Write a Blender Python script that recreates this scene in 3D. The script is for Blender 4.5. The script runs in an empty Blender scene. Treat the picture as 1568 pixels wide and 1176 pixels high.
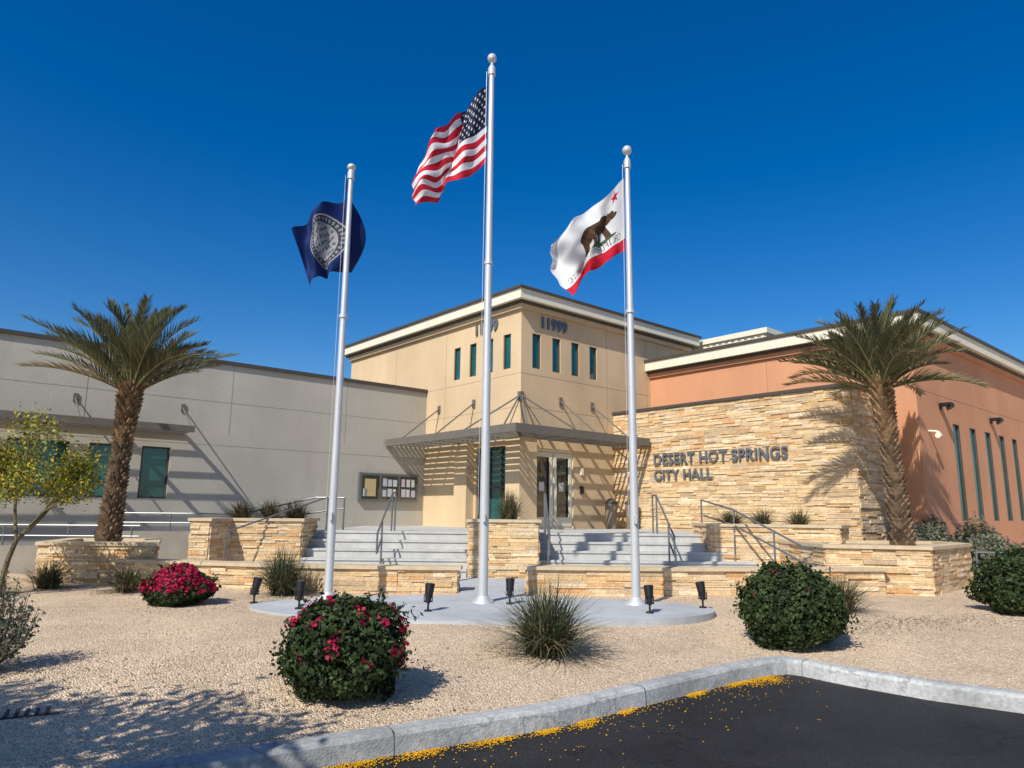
import bpy, math, random
import numpy as np
from mathutils import Vector, Matrix
random.seed(7); rng=np.random.default_rng(7)
R=math.radians
scene=bpy.context.scene
col0=scene.collection

# ------------------------------------------------------------ materials
def mat(name,c,rough=.85,var=.12,scale=3.0,bump=0.0,bscale=60,attr=False,metal=0.0,spec=.3,
        vor=False,transl=0.0,fine=0.0,fscale=150,streak=False,big=0.0,cracks=0.0):
    m=bpy.data.materials.new(name); m.use_nodes=True
    nt=m.node_tree; N=nt.nodes; L=nt.links; N.clear()
    out=N.new('ShaderNodeOutputMaterial'); b=N.new('ShaderNodeBsdfPrincipled')
    b.inputs['Roughness'].default_value=rough; b.inputs['Metallic'].default_value=metal
    b.inputs['Specular IOR Level'].default_value=spec
    tc=N.new('ShaderNodeTexCoord')
    def mul(a,bb):
        mm=N.new('ShaderNodeMath'); mm.operation='MULTIPLY'; L.new(a,mm.inputs[0]); L.new(bb,mm.inputs[1]); return mm.outputs[0]
    def rng_(src,lo,hi,a,b2):
        mr=N.new('ShaderNodeMapRange'); mr.inputs[1].default_value=lo; mr.inputs[2].default_value=hi
        mr.inputs[3].default_value=a; mr.inputs[4].default_value=b2; L.new(src,mr.inputs[0]); return mr.outputs[0]
    n1=N.new('ShaderNodeTexNoise'); n1.inputs['Scale'].default_value=scale; n1.inputs['Detail'].default_value=8
    n1.inputs['Roughness'].default_value=.65
    if streak:
        mp=N.new('ShaderNodeMapping'); mp.inputs['Scale'].default_value=(1,1,.25)
        L.new(tc.outputs['Object'],mp.inputs[0]); L.new(mp.outputs[0],n1.inputs['Vector'])
    else: L.new(tc.outputs['Object'],n1.inputs['Vector'])
    fac=rng_(n1.outputs[0],.3,.7,1-var,1+var)
    if fine>0:
        if vor:
            n2=N.new('ShaderNodeTexVoronoi'); n2.inputs['Scale'].default_value=fscale
            L.new(tc.outputs['Object'],n2.inputs['Vector'])
            sp=N.new('ShaderNodeSeparateColor'); L.new(n2.outputs['Color'],sp.inputs[0]); src=sp.outputs[0]
            lo,hi=0,1
        else:
            n2=N.new('ShaderNodeTexNoise'); n2.inputs['Scale'].default_value=fscale; n2.inputs['Detail'].default_value=3
            L.new(tc.outputs['Object'],n2.inputs['Vector']); src=n2.outputs[0]; lo,hi=.3,.7
        fac=mul(fac,rng_(src,lo,hi,1-fine,1+fine))
    if big>0:
        n3=N.new('ShaderNodeTexNoise'); n3.inputs['Scale'].default_value=.45; n3.inputs['Detail'].default_value=4
        L.new(tc.outputs['Object'],n3.inputs['Vector']); fac=mul(fac,rng_(n3.outputs[0],.35,.65,1-big,1+big))
    if cracks>0:
        nz=N.new('ShaderNodeTexNoise'); nz.inputs['Scale'].default_value=2.5; nz.inputs['Detail'].default_value=6; L.new(tc.outputs['Object'],nz.inputs['Vector'])
        va=N.new('ShaderNodeVectorMath'); va.operation='ADD'; L.new(tc.outputs['Object'],va.inputs[0]); L.new(nz.outputs['Color'],va.inputs[1])
        vc=N.new('ShaderNodeTexVoronoi'); vc.feature='DISTANCE_TO_EDGE'; vc.inputs['Scale'].default_value=.5; L.new(va.outputs[0],vc.inputs['Vector'])
        fac=mul(fac,rng_(vc.outputs['Distance'],.001,.008,1-cracks,1))
    vm=N.new('ShaderNodeVectorMath'); vm.operation='SCALE'
    if attr:
        a=N.new('ShaderNodeAttribute'); a.attribute_name='Col'
        v2=N.new('ShaderNodeVectorMath'); v2.operation='MULTIPLY'; v2.inputs[1].default_value=c
        L.new(a.outputs['Color'],v2.inputs[0]); L.new(v2.outputs[0],vm.inputs[0])
    else: vm.inputs[0].default_value=c
    L.new(fac,vm.inputs['Scale']); L.new(vm.outputs[0],b.inputs['Base Color'])
    if bump>0:
        if vor:
            nb=N.new('ShaderNodeTexVoronoi'); nb.inputs['Scale'].default_value=bscale; o=nb.outputs['Distance']
        else:
            nb=N.new('ShaderNodeTexNoise'); nb.inputs['Scale'].default_value=bscale; nb.inputs['Detail'].default_value=5; o=nb.outputs[0]
        L.new(tc.outputs['Object'],nb.inputs['Vector'])
        bp=N.new('ShaderNodeBump'); bp.inputs['Strength'].default_value=bump; bp.inputs['Distance'].default_value=.02
        if vor: bp.invert=True
        L.new(o,bp.inputs['Height']); L.new(bp.outputs[0],b.inputs['Normal'])
    if transl>0:
        t=N.new('ShaderNodeBsdfTranslucent'); L.new(vm.outputs[0],t.inputs[0])
        mx=N.new('ShaderNodeMixShader'); mx.inputs[0].default_value=transl
        L.new(b.outputs[0],mx.inputs[1]); L.new(t.outputs[0],mx.inputs[2]); L.new(mx.outputs[0],out.inputs[0])
    else: L.new(b.outputs[0],out.inputs[0])
    return m
M_grey=mat('stucco_grey',(.475,.445,.375),.9,.09,.7,.45,70,fine=.07,fscale=30,streak=True,big=.07)
M_tan=mat('stucco_tan',(.635,.475,.29),.9,.09,.8,.45,70,fine=.06,fscale=30,streak=True,big=.06)
M_orange=mat('stucco_orange',(.58,.285,.155),.9,.08,.8,.4,70,fine=.05,fscale=30,streak=True,big=.06)
M_cream=mat('trim_cream',(.74,.69,.55),.8,.05,2,.1,60)
M_dark=mat('bronze_and_shadow_line',(.075,.065,.055),.5,.1,5)
M_fascia=mat('metal_fascia',(.15,.135,.115),.5,.1,5)
M_joint=mat('joint',(.38,.29,.19),.9,.1,5)
M_joint2=mat('joint_grey',(.33,.31,.26),.9,.1,5)
M_stone=mat('ledge_stone',(1,1,1),.9,.18,7,1.0,36,attr=True,fine=.16,fscale=44)
M_mortar=mat('mortar',(.20,.14,.075),.95,.2,20)
M_gap=mat('kerb_joint',(.12,.12,.115),.95,.2,20)
M_cap=mat('stone_cap',(.55,.44,.29),.85,.16,6,.3,50)
M_conc=mat('concrete',(.47,.465,.44),.85,.16,3,.15,70,fine=.06,fscale=30)
M_slab=mat('concrete_slab',(.42,.44,.45),.8,.18,1.5,.1,70,fine=.05,fscale=30)
M_kerb=mat('kerb_concrete',(.37,.375,.36),.85,.30,2.2,.4,60,fine=.18,fscale=26,big=.20,cracks=.35)
M_asph=mat('asphalt',(.036,.036,.038),.8,.28,1.2,1.0,130,fine=.5,fscale=150,vor=True,big=.28,cracks=.55)
M_gravel=mat('gravel',(.70,.535,.365),.95,.13,1.6,1.0,66,fine=.36,fscale=66,vor=True,big=.09)
M_peb=mat('pebbles',(1,1,1),.9,.1,20,attr=True)
M_earth=mat('earth',(.42,.32,.22),.95,.2,.4,.3,20)
M_alu=mat('aluminium',(.60,.61,.61),.45,.06,8,metal=.4,spec=.5,streak=True)
M_rail=mat('rail_metal',(.19,.20,.205),.4,.1,8,metal=.5)
M_black=mat('black_metal',(.015,.015,.016),.4,.1,10)
M_lens=mat('lamp_lens',(.25,.25,.25),.1,.1,10,spec=.8)
M_letter=mat('letter_metal',(.15,.165,.18),.4,.08,10,metal=.3)
M_glass=mat('window_glass',(.011,.10,.092),.06,.6,.8,spec=.9)
M_glassd=mat('door_glass',(.045,.05,.04),.05,.4,1.2,spec=.9)
M_leaf=mat('foliage',(1,1,1),.6,.15,12,attr=True,transl=.2,spec=.3)
M_bark=mat('bark',(1,1,1),.95,.3,14,.9,30,attr=True)
M_flag=mat('flag_cloth',(1,1,1),.75,.03,10,attr=True,transl=.25)
M_paper=mat('paper',(1,1,1),.7,.08,14,attr=True)
M_soil=mat('planter_gravel',(.55,.43,.30),.95,.2,3,.8,80,fine=.3,fscale=80,vor=True)

# ------------------------------------------------------------ builders
def empty(name,loc=(0,0,0)):
    e=bpy.data.objects.new(name,None); e.location=loc; e.empty_display_size=.3; col0.objects.link(e); return e
def attach(o,par):
    if par is not None:
        o.parent=par; o.matrix_parent_inverse=Matrix.Translation(-Vector(par.location))
class MB:
    def __init__(s,M=None): s.v=[];s.f=[];s.m=[];s.c=[];s.M=M
    def add(s,vs,fs,mi=0,c=(1,1,1)):
        b=len(s.v)
        for p in vs:
            p=Vector(p)
            s.v.append(tuple(s.M@p) if s.M is not None else tuple(p))
        for f in fs:
            s.f.append(tuple(b+i for i in f)); s.m.append(mi); s.c.append(c)
    def box(s,x0,x1,y0,y1,z0,z1,mi=0,c=(1,1,1)):
        s.add([(x0,y0,z0),(x1,y0,z0),(x1,y1,z0),(x0,y1,z0),(x0,y0,z1),(x1,y0,z1),(x1,y1,z1),(x0,y1,z1)],
          [(0,3,2,1),(4,5,6,7),(0,1,5,4),(1,2,6,5),(2,3,7,6),(3,0,4,7)],mi,c)
    def prism(s,pts,z0,z1,mi=0,c=(1,1,1),cmi=None):
        n=len(pts)
        s.add([(p[0],p[1],z0) for p in pts]+[(p[0],p[1],z1) for p in pts],
              [tuple([i,(i+1)%n,n+(i+1)%n,n+i]) for i in range(n)]+[tuple(reversed(range(n)))],mi,c)
        s.add([(p[0],p[1],z1) for p in pts],[tuple(range(n))],mi if cmi is None else cmi,c)
    def tube(s,p0,p1,r0,r1=None,n=10,mi=0,c=(1,1,1),caps=True):
        if r1 is None: r1=r0
        p0=Vector(p0);p1=Vector(p1); d=(p1-p0)
        if d.length<1e-6: return
        d.normalize(); a=d.orthogonal().normalized(); b=d.cross(a)
        vs=[]
        for p,r in((p0,r0),(p1,r1)):
            for i in range(n):
                t=2*math.pi*i/n; vs.append(p+(a*math.cos(t)+b*math.sin(t))*r)
        fs=[(i,(i+1)%n,n+(i+1)%n,n+i) for i in range(n)]
        if caps: fs+= [tuple(reversed(range(n))),tuple(range(n,2*n))]
        s.add(vs,fs,mi,c)
    def path(s,pts,r,n=8,mi=0,c=(1,1,1)):
        for a,b in zip(pts[:-1],pts[1:]): s.tube(a,b,r,r,n,mi,c)
    def ball(s,c0,r,mi=0,c=(1,1,1),sz=1.0,nu=16,nv=10):
        vs=[];fs=[]
        for j in range(nv+1):
            ph=math.pi*j/nv
            for i in range(nu):
                t=2*math.pi*i/nu
                vs.append((c0[0]+r*math.sin(ph)*math.cos(t),c0[1]+r*math.sin(ph)*math.sin(t),c0[2]+r*sz*math.cos(ph)))
        for j in range(nv):
            for i in range(nu): fs.append((j*nu+i,j*nu+(i+1)%nu,(j+1)*nu+(i+1)%nu,(j+1)*nu+i))
        s.add(vs,fs,mi,c)
    def ob(s,o,d,n,a0,a1,n0,n1,z0,z1,mi=0,c=(1,1,1)):
        def q(a,m,z): return (o[0]+d[0]*a+n[0]*m,o[1]+d[1]*a+n[1]*m,z)
        s.add([q(a0,n0,z0),q(a1,n0,z0),q(a1,n1,z0),q(a0,n1,z0),q(a0,n0,z1),q(a1,n0,z1),q(a1,n1,z1),q(a0,n1,z1)],
          [(0,3,2,1),(4,5,6,7),(0,1,5,4),(1,2,6,5),(2,3,7,6),(3,0,4,7)],mi,c)
    def obj(s,name,mats,par=None,smooth=False):
        me=bpy.data.meshes.new(name); me.from_pydata(s.v,[],s.f)
        for m in mats: me.materials.append(m)
        me.polygons.foreach_set('material_index',s.m)
        at=me.color_attributes.new('Col','FLOAT_COLOR','CORNER')
        arr=[]
        for f,c in zip(s.f,s.c): arr.extend([c[0],c[1],c[2],1.0]*len(f))
        at.data.foreach_set('color',arr)
        if smooth:
            me.polygons.foreach_set('use_smooth',[True]*len(s.f))
        me.update()
        o=bpy.data.objects.new(name,me); col0.objects.link(o); attach(o,par)
        if smooth:
            try: me.set_sharp_from_angle(angle=R(40))
            except Exception: pass
        return o
def mesh_np(name,V,F,C,m,par=None,smooth=False):
    me=bpy.data.meshes.new(name); k=F.shape[1]; n=F.shape[0]
    me.vertices.add(len(V)); me.vertices.foreach_set('co',V.astype(np.float32).ravel())
    me.loops.add(n*k); me.loops.foreach_set('vertex_index',F.astype(np.int32).ravel())
    me.polygons.add(n); me.polygons.foreach_set('loop_start',(np.arange(n)*k).astype(np.int32))
    me.update(calc_edges=True)
    at=me.color_attributes.new('Col','FLOAT_COLOR','CORNER')
    cc=np.ones((n*k,4),np.float32); cc[:,:3]=np.repeat(C,k,axis=0); at.data.foreach_set('color',cc.ravel())
    if smooth: me.polygons.foreach_set('use_smooth',np.ones(n,bool))
    me.materials.append(m); me.validate()
    o=bpy.data.objects.new(name,me); col0.objects.link(o); attach(o,par); return o

# ------------------------------------------------------------ kerb line + terrain height
KP=[(-60,-24),(-20,-4.6),(-8,1.25),(-4,3.45),(-2.1,4.54),(-1.26,5.05),(.34,5.97),(1.34,6.80),(2.25,7.55),(2.72,7.88),(2.95,7.96),(3.12,7.84),(3.4,7.45),(3.9,6.92),(4.5,6.48),(8,4.5),(20,-2),(60,-24)]
def dist_kerb(x,y):
    best=1e9
    for a,b in zip(KP[:-1],KP[1:]):
        dx,dy=b[0]-a[0],b[1]-a[1]; t=((x-a[0])*dx+(y-a[1])*dy)/(dx*dx+dy*dy); t=max(0,min(1,t))
        d=math.hypot(x-a[0]-t*dx,y-a[1]-t*dy)
        if d<best: best=d
    return best
def gz(x,y):
    d=dist_kerb(x,y); t=min(1,d/3.0); s=t*t*(3-2*t)
    return .135+.165*s+.012*math.sin(x*1.3+y*.7)*s+.008*math.sin(x*3.1-y*2.3)*s - (.012*s)
mb=MB(); mb.add([(-600,-600,-.03),(600,-600,-.03),(600,600,-.03),(-600,600,-.03)],[(0,1,2,3)]); mb.obj('ground',[M_earth])
mb=MB(); mb.add([(-70,-30,0),(70,-30,0),(70,20,0),(-70,20,0)],[(0,1,2,3)]); mb.obj('asphalt_road',[M_asph])
def resample(P,step):
    out=[]
    for a,b in zip(P[:-1],P[1:]):
        L=math.hypot(b[0]-a[0],b[1]-a[1]); n=max(1,int(L/step))
        for i in range(n): out.append((a[0]+(b[0]-a[0])*i/n,a[1]+(b[1]-a[1])*i/n))
    out.append(P[-1]); return out
KD=resample(KP,.5)
nI=len(KD); JS=[0,.004,.01,.018,.028,.04,.055,.075,.1,.13,.17,.22,.28,.36,.46,.6,.8,1.0]
V=[];F=[]
for i,p in enumerate(KD):
    f=i/(nI-1); xf=-80+160*f; yf=55
    for j in JS:
        x=p[0]+(xf-p[0])*j; y=p[1]+(yf-p[1])*j
        V.append((x,y,gz(x,y)))
nj=len(JS)
for i in range(nI-1):
    for j in range(nj-1): F.append((i*nj+j,(i+1)*nj+j,(i+1)*nj+j+1,i*nj+j+1))
mesh_np('gravel_bed',np.array(V),np.array(F),np.ones((len(F),3)),M_gravel,smooth=True)
def pebbles(name,pts,size,cols,m,flat=.7):
    base=np.array([(1,0,0),(-1,0,0),(0,1,0),(0,-1,0),(0,0,1),(0,0,-1)],float)
    tri=np.array([(0,2,4),(2,1,4),(1,3,4),(3,0,4),(2,0,5),(1,2,5),(3,1,5),(0,3,5)])
    n=len(pts); V=np.zeros((n,6,3))
    sc=size*(rng.uniform(.5,1.3,(n,1,3))); sc[:,:,2]*=flat
    a=rng.uniform(0,6.28,n); ca,sa=np.cos(a),np.sin(a)
    B=base[None]*sc; V[:,:,0]=B[:,:,0]*ca[:,None]-B[:,:,1]*sa[:,None]; V[:,:,1]=B[:,:,0]*sa[:,None]+B[:,:,1]*ca[:,None]; V[:,:,2]=B[:,:,2]
    V+=pts[:,None,:]
    F=(tri[None]+np.arange(n)[:,None,None]*6).reshape(-1,3)
    mesh_np(name,V.reshape(-1,3),F,np.repeat(cols,8,axis=0),m)
def kerb_y(x):
    for a,b in zip(KP[:-1],KP[1:]):
        if a[0]<=x<=b[0]: return a[1]+(b[1]-a[1])*(x-a[0])/(b[0]-a[0])
    return 99
def on_asphalt(x,y): return y<kerb_y(x)
pp=[]
while len(pp)<14000:
    x=random.uniform(-7,8); y=3+9.5*random.random()**1.3
    if on_asphalt(x,y-.12): continue
    pp.append((x,y,gz(x,y)+.001))
cc=rng.uniform(.6,1.15,(14000,1))*np.array([[.68,.52,.355]])+rng.uniform(-.03,.03,(14000,3))
pebbles('gravel_stones',np.array(pp),.0105,np.clip(cc,.08,.85),M_peb)
pp=[]
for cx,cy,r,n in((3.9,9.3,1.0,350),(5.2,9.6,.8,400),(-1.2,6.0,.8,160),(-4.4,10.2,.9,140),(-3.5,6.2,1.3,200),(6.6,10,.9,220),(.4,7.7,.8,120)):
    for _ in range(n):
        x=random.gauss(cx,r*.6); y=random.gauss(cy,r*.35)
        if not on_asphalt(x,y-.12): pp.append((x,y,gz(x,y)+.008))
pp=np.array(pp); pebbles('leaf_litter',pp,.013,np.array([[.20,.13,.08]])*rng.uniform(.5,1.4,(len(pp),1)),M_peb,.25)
def offset_poly(P,off,closed=False):
    n=len(P); out=[]
    for i in range(n):
        if closed: a=P[i-1];b=P[i];c=P[(i+1)%n]
        else: a=P[max(0,i-1)];b=P[i];c=P[min(n-1,i+1)]
        d1=Vector((b[0]-a[0],b[1]-a[1])); d2=Vector((c[0]-b[0],c[1]-b[1]))
        if d1.length<1e-9: d1=d2.copy()
        if d2.length<1e-9: d2=d1.copy()
        d1.normalize(); d2.normalize()
        n1=Vector((-d1.y,d1.x)); n2=Vector((-d2.y,d2.x)); m=(n1+n2)
        m.normalize(); k=1/max(.5,m.dot(n1))
        out.append((b[0]+m.x*off*k,b[1]+m.y*off*k))
    return out
KS=resample(KP[1:-1],.12)
mb=MB()
prof=[(-.10,-.02),(-.085,.12),(-.07,.14),(-.045,.15),(.075,.152),(.085,.14),(.085,-.02)]
lay=[offset_poly(KS,o) for o,_ in prof]
n=len(KS); acc=0
for i in range(n-1):
    L=math.hypot(KS[i+1][0]-KS[i][0],KS[i+1][1]-KS[i][1]); acc+=L
    gap=False
    if acc>2.4: acc=0; gap=True
    e=.08 if gap else 0
    for k in range(len(prof)-1):
        A=lay[k];B=lay[k+1];za=prof[k][1];zb=prof[k+1][1]
        def lp(Q,t): return (Q[i][0]+(Q[i+1][0]-Q[i][0])*t,Q[i][1]+(Q[i+1][1]-Q[i][1])*t)
        a1=lp(A,e);b1=lp(B,e);a2=lp(A,1);b2=lp(B,1)
        mb.add([(a1[0],a1[1],za),(a2[0],a2[1],za),(b2[0],b2[1],zb),(b1[0],b1[1],zb)],[(0,1,2,3)])
        if gap:
            a0=lp(A,0);b0=lp(B,0); g=.012
            mb.add([(a0[0],a0[1],za-g),(a1[0],a1[1],za-g),(b1[0],b1[1],zb-g),(b0[0],b0[1],zb-g)],[(0,1,2,3)],1)
mb.obj('kerb',[M_kerb,M_gap])
# yellow petals drifted along the kerb
pt=[]
cl=[(-.1,.20,.07),(.30,.08,.05),(.62,.09,.08),(1.0,.07,.05),(1.75,.10,.05),(2.25,.12,.06),(2.5,.14,.12),(2.68,.10,.13),(-.6,.14,.07),(-1.0,.14,.08),(-1.4,.16,.07)]
for _ in range(4200):
    q=random.random()
    if q<.88:
        c=random.choice(cl); x=random.gauss(c[0],c[1]*.6); y=kerb_y(x)-.135-abs(random.gauss(0,c[2]))
    elif q<.95:
        x=random.uniform(-1.8,2.9); y=kerb_y(x)-.13-abs(random.gauss(0,.10))
    else:
        x=random.uniform(-1,3); y=kerb_y(x)-.2-abs(random.gauss(0,.5))
    if on_asphalt(x,y+.12): pt.append((x,y,.004+random.random()*.010))
pt=np.array(pt)
pebbles('fallen_yellow_petals',pt,.0085,np.tile(np.array([[.72,.38,.015]]),(len(pt),1))*rng.uniform(.6,1.1,(len(pt),1)),M_peb,.5)
mb=MB(); mb.ob((-4.05,4.95),(.88,.47),(-.47,.88),0,.95,0,.5,.1,.20,0)
for i in range(14): mb.ob((-4.05,4.95),(.88,.47),(-.47,.88),.05+i*.062,.075+i*.062,.04,.46,.20,.212,1)
mb.obj('storm_drain_grate',[M_black,mat('drain_iron',(.06,.06,.06),.6)])

# ------------------------------------------------------------ flag plaza slab
mb=MB()
el=[(-.38+3.28*math.cos(t),10.42+1.36*math.sin(t)) for t in [2*math.pi*i/72 for i in range(72)]]
mb.prism(el,.12,.325)
mb.obj('flag_plaza_slab',[M_slab])
mb=MB(); mb.box(-.84,.25,11.5,15.0,.1,.318); mb.box(-5,6.2,12.7,15.05,.1,.312)
mb.obj('entry_walkway',[M_slab])

# ------------------------------------------------------------ stone walls
STC=[(.72,.53,.30),(.68,.48,.26),(.76,.59,.37),(.66,.45,.23),(.78,.62,.41),(.70,.51,.31),(.66,.39,.18),(.73,.55,.35),(.54,.41,.26),(.76,.57,.34),(.70,.50,.27)]
def stone_face(mb,p0,p1,z0,z1,side=1,mi=0,dim=1.0):
    d=Vector((p1[0]-p0[0],p1[1]-p0[1])); L=d.length; d.normalize(); n=Vector((-d.y,d.x))*side
    z=z0
    while z<z1-.01:
        h=random.choice([.03,.04,.05,.06,.08]) 
        if z+h>z1-.03: h=z1-z
        a=-random.random()*.3
        while a<L:
            w=random.uniform(.14,.65); aa=max(0,a); bb=min(L,a+w)
            if bb-aa>.02:
                c=random.choice(STC); k=random.uniform(.80,1.06)*dim
                pr=random.uniform(.004,.040)
                mb.ob(p0,d,n,aa+.0015,bb-.0015,-.02,pr,z+.001,z+h-.002,mi,(c[0]*k,c[1]*k,c[2]*k))
            a+=w
        z+=h
def stone_wall(name,P,th,z0,z1,cap=.055):
    mb=MB(); A=offset_poly(P,-th/2); B=offset_poly(P,th/2)
    n=len(P)
    for i in range(n-1):
        mb.add([(A[i][0],A[i][1],z0),(A[i+1][0],A[i+1][1],z0),(B[i+1][0],B[i+1][1],z0),(B[i][0],B[i][1],z0),
                (A[i][0],A[i][1],z1-cap),(A[i+1][0],A[i+1][1],z1-cap),(B[i+1][0],B[i+1][1],z1-cap),(B[i][0],B[i][1],z1-cap)],
               [(4,5,6,7),(0,1,5,4),(2,3,7,6)],1)
        stone_face(mb,A[i],A[i+1],z0,z1-cap,-1)
        stone_face(mb,B[i],B[i+1],z0,z1-cap,1)
    stone_face(mb,A[0],B[0],z0,z1-cap,1); stone_face(mb,A[-1],B[-1],z0,z1-cap,-1)
    A=offset_poly(P,-th/2-.06); B=offset_poly(P,th/2+.06)
    def ext(Q,i,j,e):
        d=Vector((Q[i][0]-Q[j][0],Q[i][1]-Q[j][1])).normalized(); Q[i]=(Q[i][0]+d.x*e,Q[i][1]+d.y*e)
    for Q in(A,B): ext(Q,0,1,.06); ext(Q,-1,-2,.06)
    mb.prism(A+B[::-1],z1-cap,z1,2)
    return mb.obj(name,[M_stone,M_mortar,M_cap])
def planter(name,P,z0,z1,cap=.06,w=.24):
    mb=MB(); n=len(P)
    mb.prism(P,z0,z1-cap,1,cmi=3)
    for i in range(n): stone_face(mb,P[i],P[(i+1)%n],z0,z1-cap,-1)
    A=offset_poly(P,-.06,True); B=offset_poly(P,w,True)
    for i in range(n):
        j=(i+1)%n
        mb.add([(A[i][0],A[i][1],z1-cap),(A[j][0],A[j][1],z1-cap),(B[j][0],B[j][1],z1-cap+.002),(B[i][0],B[i][1],z1-cap+.002),
                (A[i][0],A[i][1],z1),(A[j][0],A[j][1],z1),(B[j][0],B[j][1],z1),(B[i][0],B[i][1],z1)],
               [(4,5,6,7),(0,1,5,4),(2,3,7,6),(0,3,2,1)],2)
    return mb.obj(name,[M_stone,M_mortar,M_cap,M_soil])
stone_wall('low_stone_wall',[(-7.2,13.5),(-5.2,12.95),(-3.6,12.62),(-1.9,12.5),(-.89,12.5)],.32,.2,.73)
stone_wall('low_stone_wall',[(.28,12.5),(2.6,12.5),(4.4,12.65),(6.55,12.95)],.32,.2,.75)
planter('stone_planter',[(-.86,14.95),(.58,14.95),(.58,16.25),(-.86,16.25)],.25,1.5)
planter('stone_planter',[(-6.45,14.55),(-6.05,14.5),(-5.9,15.2),(-4.45,15.35),(-4.45,16.5),(-6.45,16.5)],.25,1.47)
planter('stone_planter',[(4.35,15.75),(6.9,15.1),(7.35,15.7),(7.35,17.0),(4.35,17.0)],.25,1.45)
planter('stone_planter',[(-8.75,13.45),(-6.65,13.55),(-7.5,15.4),(-9.3,15.4)],.15,1.02)
planter('stone_planter',[(5.75,13.2),(7.4,12.75),(9.2,14.5),(9.2,15.6),(5.75,15.6)],.15,1.13)

# ------------------------------------------------------------ stairs and landing
for (xa,xb,grow) in((-4.43,-.9,0),(.62,4.32,.3)):
    mb=MB()
    for i in range(5):
        y0=15.0+.33*i; y1=y0+.33 if i<4 else 16.65
        e=grow*(4-i) if i<3 else 0
        mb.box(xa,xb+e,y0,y1,.25,.3+.18*(i+1),0)
        mb.box(xa+.004,xb+e-.004,y0-.025,y0-.0,.3+.18*(i+1)-.045,.3+.18*(i+1)-.002,0)
    mb.obj('concrete_stairs',[M_conc])
mb=MB(); mb.box(-4.43,4.32,16.652,26,.2,1.198); mb.box(4.325,8.7,17.02,26,.2,1.196); mb.box(-15,-4.435,17.3,26,.2,1.0)
mb.obj('entry_landing',[M_conc])

# ------------------------------------------------------------ city hall
BM=Matrix.Translation((.25,19.4,0))@Matrix.Rotation(R(41),4,'Z')
hall=empty('city_hall',(.25,19.4,0))
def P3(k,base,a,d,z): return (a,base+d,z) if k=='v' else (base+d,a,z)
def fbox(mb,k,base,a0,a1,d0,d1,z0,z1,mi=0,c=(1,1,1)):
    if k=='v': mb.box(a0,a1,base+d0,base+d1,z0,z1,mi,c)
    else: mb.box(base+d0,base+d1,a0,a1,z0,z1,mi,c)
def wall(mb,k,base,a0,a1,z0,z1,ops,depth,mi=0):
    As=sorted(set([a0,a1]+[o[0] for o in ops]+[o[1] for o in ops])); Zs=sorted(set([z0,z1]+[o[2] for o in ops]+[o[3] for o in ops]))
    for i in range(len(As)-1):
        for j in range(len(Zs)-1):
            ca=(As[i]+As[i+1])/2; cz=(Zs[j]+Zs[j+1])/2
            if any(o[0]<ca<o[1] and o[2]<cz<o[3] for o in ops): continue
            mb.add([P3(k,base,As[i],0,Zs[j]),P3(k,base,As[i+1],0,Zs[j]),P3(k,base,As[i+1],0,Zs[j+1]),P3(k,base,As[i],0,Zs[j+1])],[(0,1,2,3)],mi)
    for o in ops:
        c=[(o[0],o[2]),(o[1],o[2]),(o[1],o[3]),(o[0],o[3])]
        for q in range(4):
            p,r=c[q],c[(q+1)%4]
            mb.add([P3(k,base,p[0],0,p[1]),P3(k,base,r[0],0,r[1]),P3(k,base,r[0],depth,r[1]),P3(k,base,p[0],depth,p[1])],[(0,1,2,3)],mi)
def window(mb,k,base,o,depth,fw=.04,vm=(),hm=(),fm=0,gm=1):
    a0,a1,z0,z1=o
    mb.add([P3(k,base,a0,depth-.01,z0),P3(k,base,a1,depth-.01,z0),P3(k,base,a1,depth-.01,z1),P3(k,base,a0,depth-.01,z1)],[(0,1,2,3)],gm)
    d0,d1=depth-.06,depth-.012
    fbox(mb,k,base,a0,a0+fw,d0,d1,z0,z1,fm); fbox(mb,k,base,a1-fw,a1,d0,d1,z0,z1,fm)
    fbox(mb,k,base,a0+fw,a1-fw,d0,d1,z0,z0+fw,fm); fbox(mb,k,base,a0+fw,a1-fw,d0,d1,z1-fw,z1,fm)
    for v in vm: fbox(mb,k,base,v-fw/2,v+fw/2,d0+.004,d1,z0+fw,z1-fw,fm)
    for h in hm: fbox(mb,k,base,a0+fw,a1-fw,d0+.008,d1,h-fw/2,h+fw/2,fm)
tops=[(.43+.8*i,.76+.8*i,5.70,6.72) for i in range(4)]
door=(.45,2.08,1.2,3.42)
topsL=[(.45+.8*i,.78+.8*i,5.70,6.72) for i in range(4)]
glz=(.38,1.95,1.2,3.5)
mb=MB(BM)
wall(mb,'v',0,0,8,.9,7.45,tops+[door],.10)
wall(mb,'u',0,0,9.9,.9,7.45,topsL+[glz],.14)
mb.add([(8,0,.9),(8,9.9,.9),(8,9.9,7.45),(8,0,7.45)],[(0,1,2,3)]); mb.add([(0,9.9,.9),(8,9.9,.9),(8,9.9,7.45),(0,9.9,7.45)],[(0,1,2,3)])
mb.box(-.10,8.1,-.10,10.0,7.36,7.50,0)
mb.box(-.17,8.17,-.17,10.07,7.502,7.575,2)  # groove coloured dark to paint the shadow line under the cream band
mb.box(-.30,8.3,-.30,10.2,7.578,7.86,1)
mb.box(-.36,8.36,-.36,10.26,7.862,7.93,2)
mb.box(-.28,-.002,2.05,2.65,1.2,3.75,0)
mb.box(-.28,-.002,-.28,.30,1.2,3.75,0); mb.box(.0,.36,-.28,-.002,1.2,3.75,0)
for z in (5.5,4.55): 
    fbox(mb,'v',0,0.0,8,-.003,0.0,z,z+.014,3); fbox(mb,'u',0,0.0,9.9,-.003,0.0,z,z+.014,3)
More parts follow.
